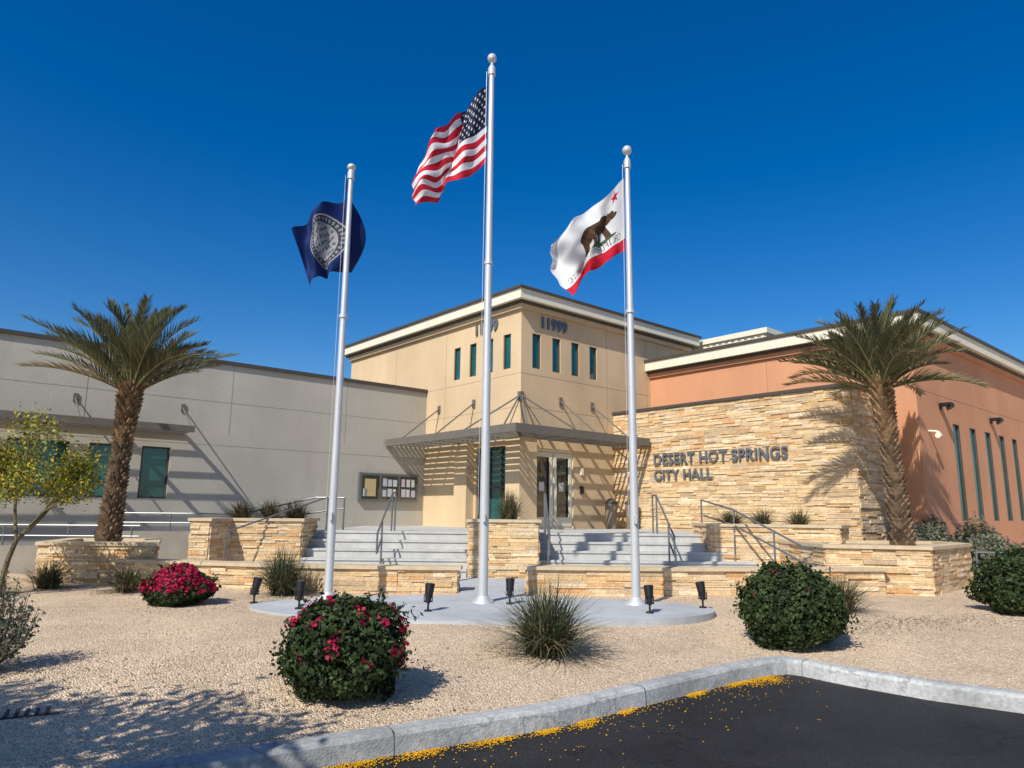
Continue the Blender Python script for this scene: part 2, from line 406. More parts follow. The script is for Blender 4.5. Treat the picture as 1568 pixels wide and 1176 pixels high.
for a in (3.6,5.6): fbox(mb,'v',0,a,a+.014,-.0045,0.0,3.9,7.36,3)
for a in (3.6,6.6): fbox(mb,'u',0,a,a+.014,-.0045,0.0,3.9,7.36,3)
mb.obj('entry_tower',[M_tan,M_cream,M_dark,M_joint],hall)
mb=MB(BM)
for o in tops: window(mb,'v',0,o,.09,.03)
for o in topsL: window(mb,'u',0,o,.09,.03)
window(mb,'u',0,glz,.13,.06,vm=(.9,1.42),hm=(2.35,))
mb.obj('tower_windows',[M_dark,M_glass],hall)
mb=MB(BM)
window(mb,'v',0,door,.095,.07,vm=(1.265,),hm=(),fm=0,gm=1)
for (a0,a1) in((.53,1.225),(1.305,2.0)):
    fbox(mb,'v',0,a0,a0+.1,.015,.034,1.27,3.34,0);fbox(mb,'v',0,a1-.1,a1,.015,.034,1.27,3.34,0)
    fbox(mb,'v',0,a0+.1,a1-.1,.016,.034,1.27,1.52,0);fbox(mb,'v',0,a0+.1,a1-.1,.016,.034,3.2,3.34,0)
    fbox(mb,'v',0,a0+.24,a0+.44,.072,.080,2.25,2.5,2,(.6,.6,.56))
for a in (1.17,1.36): mb.tube((a,-.02,2.0),(a,-.02,2.6),.014,mi=3)
mb.obj('entrance_doors',[M_cream,M_glassd,M_paper,M_alu],hall)
TW=4.64; WZ=5.58
lw=[(-8.36,-7.7,1.9,3.17),(-9.5,-8.9,1.9,3.17),(-11.1,-9.9,1.9,3.17),(-13.6,-12.2,1.9,3.17)]
mb=MB(BM)
wall(mb,'v',TW,-24,0,0,WZ-.1,lw,.12)
mb.add([(-24,TW,0),(-24,TW+12,0),(-24,TW+12,WZ-.1),(-24,TW,WZ-.1)],[(0,1,2,3)]); mb.add([(-24,TW+12,0),(0,TW+12,0),(0,TW+12,WZ-.1),(-24,TW+12,WZ-.1)],[(0,1,2,3)])
mb.box(-24.06,-.002,TW-.06,TW+12.06,WZ-.1,WZ,1)
for a in (-2.9,-6.3,-9.7,-13.1,-16.5): fbox(mb,'v',TW,a,a+.014,-.0045,0,3.6,WZ-.1,2)
fbox(mb,'v',TW,-24,0,-.003,0,4.45,4.462,2); fbox(mb,'v',TW,-24,0,-.003,0,3.3,3.312,2)
mb.obj('left_wing',[M_grey,M_dark,M_joint2],hall)
mb=MB(BM)
for o in lw: window(mb,'v',TW,o,.1,.04)
mb.obj('left_wing_windows',[M_dark,M_glass],hall)
def shade(mb,k,base,a0,a1,dep,z,th,slat=.15,beam=1.6,fasc=.14):
    fbox(mb,k,base,a0,a1,-dep,-dep+.06,z-.02,z+fasc,1)
    fbox(mb,k,base,a0,a1,-.06,-.005,z,z+.1,0)
    d=-dep+.14
    while d<-.1:
        fbox(mb,k,base,a0+.05,a1-.05,d,d+.03,z+.0,z+.1,0); d+=slat
    n=max(1,round((a1-a0)/beam))
    for i in range(n+1):
        a=a0+(a1-a0-.05)*i/n
        fbox(mb,k,base,a,a+.05,-dep+.062,-.062,z+.012,z+.118,0)
mb=MB(BM)
shade(mb,'v',TW,-18,-7.45,.95,3.52,.1,slat=.2)
for a in (-7.5,-9.9,-12.2,-14.5):
    mb.tube((a,TW-.01,4.2),(a,TW-.85,3.64),.018); mb.box(a-.05,a+.05,TW-.03,TW-.003,4.1,4.3)
mb.obj('window_sunshade',[M_fascia,M_fascia],hall)
mb=MB(BM); cp=1.5; cz=3.66
mb.box(-cp,3.78,-cp,-cp+.07,cz-.04,cz+.17,1)
mb.box(-cp,-cp+.07,-cp+.072,TW-.02,cz-.04,cz+.17,1)
d=-cp+.16
while d<-.08:
    mb.box(d,3.78,d,d+.035,cz,cz+.1,0); mb.box(d,d+.035,d+.037,TW-.02,cz,cz+.1,0); d+=.17
for i in range(6):
    a=.35+i*.68; mb.box(a,a+.05,-cp+.072,-.01,cz+.012,cz+.115,0)
for i in range(7):
    a=.35+i*.68; mb.box(-cp+.072,-.01,a,a+.05,cz+.013,cz+.116,0)
mb.add([(-cp+.08,-cp+.05,cz+.02),(-cp+.05,-cp+.08,cz+.02),(-.02,.01,cz+.02),(.01,-.02,cz+.02),(-cp+.08,-cp+.05,cz+.13),(-cp+.05,-cp+.08,cz+.13),(-.02,.01,cz+.13),(.01,-.02,cz+.13)],[(4,5,6,7),(0,1,2,3),(0,3,7,4),(1,2,6,5)],0)
def stay(p,q): mb.tube(p,q,.022,mi=0)
for a in (.02,1.55,2.9):
    mb.box(a-.06,a+.06,-.04,-.003,4.72,4.97,1); stay((a,-.02,4.86),(a+(-1.0 if a<.1 else .1),-cp+.12,cz+.12)); 
for a in (.04,2.1,3.9):
    mb.box(-.04,-.004,a-.06,a+.06,4.72,4.97,1); stay((-.02,a,4.86),(-cp+.12,a+(-.9 if a<.1 else .1),cz+.12))
stay((0,-.03,4.86),(.95,-cp+.12,cz+.12)); stay((-.03,.0,4.86),(-cp+.12,.95,cz+.12))
mb.obj('entry_canopy',[M_fascia,M_fascia],hall)
mb=MB(BM)
sx0,sx1,st0=3.90,5.78,-7.34
mb.box(sx0,sx1,st0,-.003,.9,4.68,1)
stone_face(mb,(sx0,-.01),(sx0,st0),.95,4.68,-1); stone_face(mb,(sx0,st0),(sx1,st0),.3,4.68,-1)
mb.box(sx0-.07,sx1,st0-.07,-.004,4.68,4.76,2)
mb.obj('stone_sign_wall',[M_stone,M_mortar,M_dark],hall)
s0,t0=5.8,-8.1
ow=[(8.2+1.33*i,8.7+1.33*i,1.55,4.1) for i in range(11)]
mb=MB(BM)
wall(mb,'u',s0,t0,0,0,6.3,[],.1)
wall(mb,'v',t0,s0,26,0,6.3,ow,.07)
mb.add([(26,t0,0),(26,8,0),(26,8,6.3),(26,t0,6.3)],[(0,1,2,3)])
mb.box(s0-.08,26.1,t0-.08,-.01,6.10,6.24,0)
mb.box(s0-.16,26.1,t0-.16,-.012,6.242,6.31,2)  # same dark strip, painted-in shadow line below the cornice band
mb.box(s0-.28,26.2,t0-.28,-.014,6.313,6.60,1)
mb.box(s0-.33,26.2,t0-.33,-.016,6.602,6.68,2)
mb.box(8.4,26,.0,9,0,6.5,0)
fbox(mb,'v',t0,s0,26,-.003,0,4.75,4.764,3)
for a in (7.4,): fbox(mb,'v',t0,a,a+.014,-.0045,0,.3,6.1,3)
fbox(mb,'u',s0,-4.2,-4.186,-.0045,0,4.8,6.1,3)
M_jo=mat('joint_orange',(.40,.19,.11),.9)
mb.obj('orange_wing',[M_orange,M_cream,M_dark,M_jo],hall)
mb=MB(BM)
for o in ow: window(mb,'v',t0,o,.06,.03)
mb.obj('orange_wing_windows',[M_dark,M_glass],hall)
mb=MB(BM)
mb.box(8.6,12,-2.7,3,6.69,7.66,0); mb.box(8.5,12.1,-2.8,3.1,7.66,7.84,0)
for i in range(22): mb.box(8.57,8.598,-2.65+i*.25,-2.53+i*.25,6.7,7.62,0)
mb.obj('rooftop_screen',[M_cream],hall)
mb=MB(BM)
for a in (7.35,11.5,15.8):
    mb.box(a-.06,a+.06,t0-.05,t0-.003,4.38,4.55); mb.box(a-.12,a+.12,t0-.30,t0-.05,4.46,4.54)
    mb.tube((a,t0-.22,4.46),(a,t0-.26,4.40),.09,.11)
mb.tube((6.4,t0-.003,3.75),(6.4,t0-.2,3.72),.03,mi=1); mb.tube((6.34,t0-.22,3.62),(6.46,t0-.22,3.62),.07,mi=1); mb.tube((6.4,t0-.2,3.72),(6.4,t0-.22,3.62),.05,mi=1)
mb.obj('wall_lamps',[M_black,M_cream],hall)
mb=MB(BM)
fbox(mb,'v',TW,-2.38,-.3,-.10,-.004,1.93,2.78,0)
for i in range(3):
    a=-2.3+i*.67; fbox(mb,'v',TW,a,a+.6,-.104,-.1015,2.0,2.71,1)
    for j in range(3):
        for q in range(2):
            if random.random()<.85 and i>0 or q==j==0:
                w=random.uniform(.11,.16); h=random.uniform(.18,.24); x=a+.05+j*.18; z=2.08+q*.31
                fbox(mb,'v',TW,x,x+w,-.108,-.1055,z,z+h,2,(.6*random.uniform(.7,1),.6*random.uniform(.7,1),.55))
fbox(mb,'v',TW,-2.2,-1.82,-.108,-.1055,2.08,2.6,2,(.5,.38,.2))
mb.obj('notice_board',[M_rail,M_glassd,M_paper],hall)
mb=MB(BM)
fbox(mb,'v',0,2.35,2.47,-.05,-.004,2.2,2.42,0); fbox(mb,'v',0,2.36,2.46,-.06,-.004,2.75,2.95,1)
mb.obj('intercom_panel',[M_black,M_cream],hall)
def W(s,t,z): return BM@Vector((s,t,z))
M_bin=mat('bin_tan',(.22,.18,.13),.6)
for (s,t) in((3.15,-.5),(3.55,-.95)):
    p=W(s,t,1.2); mb=MB(); mb.tube(p,p+Vector((0,0,.72)),.16,.18,18); mb.tube(p+Vector((0,0,.72)),p+Vector((0,0,.78)),.2,.2,18,mi=1); mb.tube(p+Vector((0,0,.78)),p+Vector((0,0,.88)),.18,.07,18,mi=1)
    mb.obj('trash_bin',[M_bin,M_dark],smooth=True)
U=Vector((math.cos(R(41)),math.sin(R(41)),0)); Vv=Vector((-math.sin(R(41)),math.cos(R(41)),0)); Zv=Vector((0,0,1))
def text(name,s,width,height,org,xa,off=.03):
    cu=bpy.data.curves.new(name,'FONT'); cu.body=s; cu.size=1; cu.extrude=.06; cu.offset=off; cu.space_character=1.08
    o=bpy.data.objects.new(name,cu); col0.objects.link(o); bpy.context.view_layer.update()
    bb=o.bound_box; x0=min(b[0] for b in bb);x1=max(b[0] for b in bb);y0=min(b[1] for b in bb);y1=max(b[1] for b in bb)
    sx=width/(x1-x0); sy=height/(y1-y0); za=xa.cross(Zv)
    m=Matrix.Identity(4)
    for i in range(3): m[i][0]=xa[i]*sx; m[i][1]=Zv[i]*sy; m[i][2]=za[i]*.35; m[i][3]=org[i]-xa[i]*x0*sx-Zv[i]*y0*sy
    cu.materials.append(M_letter)
    dg=bpy.context.evaluated_depsgraph_get(); me=bpy.data.meshes.new_from_object(o.evaluated_get(dg)); me.transform(m)
    o2=bpy.data.objects.new(name,me); col0.objects.link(o2); bpy.data.objects.remove(o); attach(o2,hall)
text('sign_letters_name','DESERT HOT SPRINGS',4.13,.32,W(3.90-.06,-1.58,3.04),-Vv,.02)
text('sign_letters_city_hall','CITY HALL',1.94,.30,W(3.90-.06,-1.58,2.60),-Vv,.02)
text('address_numbers','11999',1.04,.36,W(.78,-.03,6.92),U,.04)
text('address_numbers','11999',1.04,.36,W(-.03,2.05,6.92),-Vv,.04)

# ------------------------------------------------------------ flagpoles
def pole(x,y,ztop,r0,r1,ball=True):
    mb=MB(); z0=.325
    mb.tube((x,y,z0),(x,y,z0+.03),.17,.16,28); mb.tube((x,y,z0+.03),(x,y,z0+.10),.13,r0+.005,28)
    h=ztop-z0-.42; k=6
    for i in range(k):
        a=i/k;b=(i+1)/k
        mb.tube((x,y,z0+.1+(h-.1)*a),(x,y,z0+.1+(h-.1)*b),r0+(r1-r0)*a**1.3,r0+(r1-r0)*b**1.3,28,caps=False)
    zt=z0+h
    mb.tube((x,y,zt),(x,y,zt+.12),r1+.02,r1+.02,24); mb.tube((x,y,zt+.12),(x,y,zt+.20),r1+.02,.024,24)
    if ball:
        mb.tube((x,y,zt+.19),(x,y,zt+.25),.018,.018,12); mb.ball((x,y,zt+.32),.08)
    else:
        mb.ball((x,y,zt+.22),.075,sz=.8)
    zc=z0+h*.47+1.2
    mb.tube((x,y,zc),(x,y,zc+.05),.072,.072,24)
    mb.tube((x-.085,y-.03,zt+.05),(x-.095,y-.03,1.6),.003,.003,6)
    mb.box(x-.02,x+.02,y-.12,y-.05,1.5,1.62)
    mb.obj('flagpole',[M_alu],smooth=True)
pole(-.40,10.9,9.40,.072,.045); pole(-2.78,11.2,7.62,.066,.040,False); pole(1.88,10.9,7.72,.067,.040)

def flag(name,TH,BH,FT,FB,fn,off,res=(240,150)):
    nu,nv=res; TH,BH,FT,FB=[np.array(p,float) for p in(TH,BH,FT,FB)]
    u=np.linspace(0,1,nu+1); v=np.linspace(0,1,nv+1); UU,VV=np.meshgrid(u,v,indexing='ij')
    P=(TH*(VV[...,None])+BH*(1-VV[...,None]))*(1-UU[...,None])+(FT*VV[...,None]+FB*(1-VV[...,None]))*UU[...,None]
    P=P+off(UU,VV)
    V=P.reshape(-1,3); i,j=np.meshgrid(np.arange(nu),np.arange(nv),indexing='ij'); b=(i*(nv+1)+j).ravel()
    F=np.stack([b,b+nv+1,b+nv+2,b+1],1)
    C=np.array([fn((a+.5)/nu,(c+.5)/nv) for a in range(nu) for c in range(nv)])
    mesh_np(name,V,F,C,M_flag,smooth=True)
RED=(.56,.012,.03);WH=(.82,.82,.82);NAVY=(.010,.014,.05)
def star2(dx,dy,r):
    a=math.atan2(dx,dy)%(2*math.pi/5)
    if a>math.pi/5: a=2*math.pi/5-a
    d=math.hypot(dx,dy); ri=.382*r
    x=d*math.cos(a);y=d*math.sin(a); bx=ri*math.cos(math.pi/5);by=ri*math.sin(math.pi/5)
    return ((x-r)*by-(bx-r)*y)<0
def us(u,v):
    w=1-v
    if u<.42 and w<7/13:
        for k in range(9):
            cy=(k+1)/10*(7/13)
            if abs(w-cy)>.03: continue
            for q in range(6 if k%2==0 else 5):
                cx=(q*2+1+(k%2))/12*.42
                if star2((u-cx)*1.7,-(w-cy),.027): return WH
        return NAVY
    return RED if int(w*13)%2==0 else WH
G={'C':'01110100011000010000100001000101110','A':'01110100011000111111100011000110001','L':'10000100001000010000100001000011111','I':'01110001000010000100001000010001110',
'F':'11111100001000011110100001000010000','O':'01110100011000110001100011000101110','R':'11110100011000111110101001001010001','N':'10001110011010110011100011000110001',
'E':'11111100001000011110100001000011111','P':'11110100011000111110100001000010000','U':'10001100011000110001100011000101110','B':'11110100011000111110100011000111110'}
TX='CALIFORNIA REPUBLIC'
def ca(u,v):
    if v<.16: return RED
    x=(1-u)*1.5; 
    if .19<v<.29:
        q=(u*1.5-.12)/(1.26)*len(TX)
        k=int(q)
        if 0<=k<len(TX) and q>=0 and TX[k]!=' ':
            cx=(q-k)/.82
            if cx<1:
                r=int((.29-v)/.10*7); c=int(cx*5)
                if r<7 and G[TX[k]][r*5+c]=='1': return (.10,.05,.03)
    if star2((u-.13)*1.5,v-.84,.10): return (.5,.02,.04)
    bx,by=(x-.84)/1.2,(v-.60)/1.12
    def e(cx,cy,rx,ry): return ((bx-cx)/rx)**2+((by-cy)/ry)**2<1
    BR=(.085,.04,.018)
    if e(0,0,.25,.12) or e(.13,.03,.14,.12) or e(.28,.02,.09,.075) or e(.365,-.015,.055,.035) or e(.25,.095,.025,.03) or e(-.17,-.01,.11,.12):
        if e(.31,.03,.012,.012): return (.01,.01,.01)
        return BR if math.sin(bx*90+by*60)>-.6 else (.05,.024,.012)
    for lx,s in((-.22,-.25),(-.10,.25),(.08,-.2),(.20,.3)):
        if -.23<by<-.04 and abs(bx-lx-(by+.05)*-s)<.045: return BR if lx in(-.22,.20) else (.05,.024,.012)
    if e(.02,-.245,.36,.035): return (.05,.10,.04)
    return (.74,.74,.73)
def navyf(u,v):
    dx=(u-.54)*1.5; dy=v-.5; d=math.hypot(dx,dy); a=math.atan2(dy,dx)
    B=(.006,.022,.12)
    if d<.37:
        if d>.35: return (.36,.36,.33)
        if d>.26: return (.26,.26,.26) if (math.sin(a*30)>-.1 and .285<d<.33) else (.03,.04,.08)
        if d>.245: return (.36,.36,.33)
        return (.34,.35,.35) if math.sin(dx*60+3*math.sin(dy*38))+math.sin(dy*70+dx*20)>-.5 else (.12,.13,.16)
    return B
def off_us(u,v):
    o=np.zeros(u.shape+(3,)); k=np.minimum(1,u*2.2)
    o[...,1]=k*(.13*np.sin(11*u+3.4*v+.4)+.06*np.sin(21*u-5*v)+.03*np.sin(31*u+9*v))
    o[...,2]=k*(.04*np.sin(13*u+1.2+2*v))+.08*np.sin(math.pi*u)*(v-.3)
    o[...,0]=k*(.05*np.sin(9*u+5*v)+.02*np.sin(23*v+6*u))
    return o
flag('american_flag',(-.47,10.9,8.80),(-.47,10.9,7.38),(-1.55,10.45,7.20),(-1.57,10.45,6.32),us,off_us,(260,182))
def off_ca(u,v):
    o=np.zeros(u.shape+(3,)); k=np.minimum(1,u*2.2)
    o[...,1]=k*(.12*np.sin(10*u-3.6*v+1.0)+.05*np.sin(19*u+5*v)+.03*np.sin(30*u-8*v))
    o[...,2]=k*.045*np.sin(11*u+v*3)+.10*np.sin(math.pi*u)*(1-v)*.7
    o[...,0]=k*(.06*np.sin(8*u+6*v)+.02*np.sin(20*v))
    return o
flag('california_flag',(1.82,10.9,7.12),(1.82,10.9,5.87),(.52,10.5,5.76),(.84,10.5,4.94),ca,off_ca,(250,166))
def off_nv(u,v):
    o=np.zeros(u.shape+(3,))
    b=np.exp(-((u-.20)/.14)**2)
    o[...,0]=b*(.36+.05*np.sin(3*v))*(.20+.80*np.sin(math.pi*np.clip(v*.9+.1,0,1)))*np.minimum(1,u*6)
    o[...,1]=.30*b*np.minimum(1,u*5)+(.10*np.sin(13*u+4*v)+.04*np.sin(25*u-6*v))*np.minimum(1,u*2)+.12*np.minimum(1,u*3)
    o[...,2]=.05*np.sin(10*u+2*v)*u
    return o
flag('city_flag',(-2.82,11.2,7.20),(-2.82,11.2,5.74),(-3.68,11.0,6.26),(-3.34,11.0,5.30),navyf,off_nv,(220,140))

# ------------------------------------------------------------ floodlights
for (x,y,tx) in((-3.75,10.75,.5),(-2.87,10.0,-.1),(-1.1,9.9,.3),(.0,10.75,.1),(1.9,9.95,-.1),(2.78,10.55,-.4)):
    z=.325 if ((x+.38)/3.28)**2+((y-10.42)/1.36)**2<1 else gz(x,y)
    mb=MB(); mb.tube((x,y,z),(x,y,z+.02),.055,.05,14); mb.tube((x,y,z+.02),(x,y,z+.13),.014)
    mb.box(x-.05,x+.05,y-.012,y+.012,z+.12,z+.14); mb.box(x-.06,x-.05,y-.015,y+.015,z+.12,z+.22); mb.box(x+.05,x+.06,y-.015,y+.015,z+.12,z+.22)
    d=Vector((tx*.25,.28,1)).normalized(); c=Vector((x,y,z+.16))
    mb.tube(c-d*.05,c+d*.06,.032,.052,18); mb.tube(c+d*.06,c+d*.20,.056,.068,18); mb.tube(c+d*.201,c+d*.205,.06,.06,18,mi=1)
    mb.obj('flood_light',[M_black,M_lens],smooth=True)

# ------------------------------------------------------------ handrails
def rails(name,paths,r=.021):
    mb=MB()
    for p in paths: mb.path(p,r,8)
    mb.obj(name,[M_rail],smooth=True)
def stair_rail(x,y0=14.75,y1=16.9):
    zb=.32+.88; zt=1.2+.88
    rails('handrail',[[(x,y0,.3+.5),(x,y0,zb),(x,16.45,zt-.02),(x,y1,zt),(x,y1,1.2)],[(x,15.25,.45),(x,15.25,zb+.22)],[(x,16.45,1.2),(x,16.45,zt-.02)],[(x,y0,.8),(x,15.25,1.08)]])
stair_rail(-2.72); stair_rail(3.35)
stair_rail(.80)
rails('handrail',[[(4.5,16.9,1.2),(4.5,16.9,1.98),(4.85,15.6,1.75),(5.6,13.8,1.05),(5.75,13.5,1.05),(5.75,13.5,.75),(5.6,13.8,.75)],[(5.3,14.5,.3),(5.3,14.5,1.35)],[(4.85,15.6,.5),(4.85,15.6,1.75)],[(4.5,16.7,1.62),(4.85,15.6,1.42),(5.6,13.8,.75)]])
mb=MB(); mb.ob((-16,14.6),(.996,.09),(-.09,.996),0,8.2,0,.2,.0,.86); mb.ob((-16,16.3),(.996,.09),(-.09,.996),0,9.4,0,.2,.0,1.12)
mb.ob((-16,14.8),(.996,.09),(-.09,.996),0,9.4,0,1.5,.0,.5)
mb.obj('access_ramp',[mat('ramp_stucco',(.26,.235,.20),.9,.14,2,.2,60)])
pth=[]
def rp(a,y,z): return (-16+a*.996,y+a*.09,z)
for (y,z,e) in((14.7,.86,8.1),(16.4,1.12,9.3)):
    pth+= [[rp(0,y,z+.42),rp(e,y,z+.42)],[rp(0,y,z+.2),rp(e,y,z+.2)]]
    for i in range(7): pth.append([rp(.2+i*1.29,y,z-.02),rp(.2+i*1.29,y,z+.42)])
rails('ramp_handrail',pth,.019)
pl=[(-6.3,16.9,1.0),(-6.3,16.9,1.55),(-4.7,17.2,1.95),(-4.0,17.2,1.95),(-4.0,17.2,1.2)]
rails('handrail',[pl,[(-5.3,17.1,1.0),(-5.3,17.1,1.8)],[(-6.3,16.9,1.35),(-4.0,17.2,1.7)]])
rails('handrail',[[(-5.75,14.6,.3),(-5.75,14.6,1.2),(-4.35,16.0,1.85),(-4.35,17.0,1.95),(-4.35,17,1.2)]],.018)
rails('ramp_handrail',[[(9.4,14.6,.95),(16,12.9,.95)],[(9.4,14.6,.72),(16,12.9,.72)]]+[[(9.4+i*1.3,14.6-i*.335,.2),(9.4+i*1.3,14.6-i*.335,.95)] for i in range(6)])

# ------------------------------------------------------------ vegetation
def leaves_np(P,Nn,size,elong=1.6,jit=.7):
    n=len(P); Nn=Nn+rng.normal(0,jit,(n,3)); Nn/=np.linalg.norm(Nn,axis=1,keepdims=True)
    t=rng.normal(0,1,(n,3)); t-=Nn*(t*Nn).sum(1,keepdims=True); t/=np.linalg.norm(t,axis=1,keepdims=True); b=np.cross(Nn,t)
    s=(size*rng.uniform(.6,1.3,n))[:,None]
    V=np.stack([P-t*s*elong*.5,P+b*s*.5,P+t*s*elong*.5,P-b*s*.5],1).reshape(-1,3)
    F=np.arange(4*n).reshape(n,4); return V,F
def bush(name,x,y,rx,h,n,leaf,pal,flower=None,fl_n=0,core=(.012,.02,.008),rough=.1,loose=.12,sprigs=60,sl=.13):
    z=gz(x,y)-.03; ry=rx
    ph=rng.uniform(0,6.28,(10,)); fr=rng.normal(0,3.6,(10,3))
    def lump(D): return 1+rough*sum(np.sin(D@fr[i]+ph[i]) for i in range(10))/2.4
    D=rng.normal(0,1,(n,3)); D/=np.linalg.norm(D,axis=1,keepdims=True); D[:,2]=np.where(D[:,2]<-.72,-D[:,2],D[:,2])
    r=lump(D)*(1-np.abs(rng.normal(0,loose,n))+ (rng.random(n)<.06)*rng.uniform(0,.08,n))
    sc=np.array([rx,ry,h*.56]); c=np.array([x,y,z+h*.45])
    P=c+D*r[:,None]*sc
    ex=[];ed=[]
    for _ in range(sprigs):
        d=rng.normal(0,1,3); d[2]=abs(d[2])*.9-.25; d/=np.linalg.norm(d); l=rng.uniform(.03,sl); k=float(lump(d[None])[0])
        d2=d+rng.normal(0,.35,3); 
        for q in range(10): ex.append(c+d*sc*k*.98+d2*l*(q/10)+rng.normal(0,.012,3)); ed.append(d)
    P=np.concatenate([P,np.array(ex)]); D=np.concatenate([D,np.array(ed)]); n=len(P)
    P[:,2]=np.maximum(P[:,2],z+.02)
    V,F=leaves_np(P,D,leaf)
    cl=np.sin(D@fr[0]*2.2+ph[3])*.5+.5
    pal=np.array(pal); C=pal[rng.integers(0,len(pal),n)]*(rng.uniform(.6,1.25,n)*(.7+.5*cl))[:,None]
    e=empty(name,(x,y,z))
    mesh_np('leaves',V,F,C,M_leaf,e)
    if fl_n:
        cs=rng.normal(0,1,(max(6,fl_n//14),3)); cs[:,1]=-np.abs(cs[:,1]); cs[:,2]=np.abs(cs[:,2])*.9; cs/=np.linalg.norm(cs,axis=1,keepdims=True)
        Df=cs[rng.integers(0,len(cs),fl_n)]+rng.normal(0,.06,(fl_n,3)); Df/=np.linalg.norm(Df,axis=1,keepdims=True)
        P=c+Df*(lump(Df)*rng.uniform(.97,1.08,fl_n))[:,None]*sc
        V,F=leaves_np(P,Df,leaf*1.1,1.2); C=np.array([flower])*rng.uniform(.4,1.2,(fl_n,1)); mesh_np('flowers',V,F,C,M_leaf,e)
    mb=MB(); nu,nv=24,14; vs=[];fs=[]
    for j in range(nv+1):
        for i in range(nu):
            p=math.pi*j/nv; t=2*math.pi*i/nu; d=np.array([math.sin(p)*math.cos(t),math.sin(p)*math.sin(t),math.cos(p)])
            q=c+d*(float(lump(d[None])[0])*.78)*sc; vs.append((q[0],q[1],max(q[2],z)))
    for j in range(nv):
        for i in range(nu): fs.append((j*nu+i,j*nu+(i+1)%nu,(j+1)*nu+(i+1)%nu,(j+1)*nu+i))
    mb.add(vs,fs,0,core); mb.obj('shade_core',[M_bark],e)  # solid hull blocking see-through, near-black to stand in for the shaded inside
BG=[(.038,.068,.018),(.024,.046,.012),(.055,.085,.024),(.045,.062,.02)]
MG=(.44,.008,.06)
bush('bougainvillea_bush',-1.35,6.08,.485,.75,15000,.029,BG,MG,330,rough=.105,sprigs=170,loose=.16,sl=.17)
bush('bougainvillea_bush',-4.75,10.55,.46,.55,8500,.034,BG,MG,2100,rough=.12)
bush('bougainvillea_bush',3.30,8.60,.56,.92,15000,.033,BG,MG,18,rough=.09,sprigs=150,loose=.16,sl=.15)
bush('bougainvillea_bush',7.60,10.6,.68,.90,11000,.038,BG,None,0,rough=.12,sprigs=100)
SG=[(.17,.19,.12),(.13,.16,.09),(.21,.21,.14)]
def sage(name,x,y,rx,h,stems,per,leaf,z0=None,fl=0):
    z=gz(x,y) if z0 is None else z0
    e=empty(name,(x,y,z)); mb=MB(); P=[];D=[]
    for _ in range(stems):
        a=rng.uniform(0,6.283); rr=rng.random()**.6; tip=Vector((x+math.cos(a)*rx*rr,y+math.sin(a)*rx*rr,z+h*rng.uniform(.6,1.05)*(1-.45*rr**2)))
        b=Vector((x+math.cos(a)*rx*rr*.25,y+math.sin(a)*rx*rr*.25,z)); mid=(b+tip)/2+Vector((math.cos(a)*rx*.15,math.sin(a)*rx*.15,-.02))
        mb.tube(b,mid,.006,.005,5,0,(.14,.11,.08),False); mb.tube(mid,tip,.005,.002,5,0,(.14,.11,.08),False)
        for q in range(per):
            t=.3+.7*q/per; p=mid+(tip-mid)*((t-.5)*2) if t>.5 else b+(mid-b)*(t*2)
            P.append((p.x+rng.normal(0,.028),p.y+rng.normal(0,.028),p.z+rng.normal(0,.025))); D.append((math.cos(a)*.5,math.sin(a)*.5,.6))
    mb.obj('stems',[M_bark],e); P=np.array(P);D=np.array(D);n=len(P)
    V,F=leaves_np(P,D,leaf); pal=np.array(SG); C=pal[rng.integers(0,3,n)]*rng.uniform(.6,1.3,(n,1))
    if fl: m=rng.random(n)<fl; C[m]=np.array([.30,.16,.24])
    mesh_np('leaves',V,F,C,M_leaf,e)
sage('sage_shrub',-4.50,6.30,.42,.88,90,24,.026)
for (x,y,r,h,z0) in((9.4,16.2,.6,.9,.6),(10.3,15.4,.7,.9,.4),(11.6,15.6,.8,1.0,.4),(12.8,15.2,.8,1.0,.4),(10.7,16.6,.6,1.2,.5),(8.9,16.0,.4,.8,.8),(9.9,16.9,.5,1.2,.5),(14,14.8,.8,.9,.4)):
    sage('sage_shrub',x,y,r,h,170,26,.045,z0,.05)
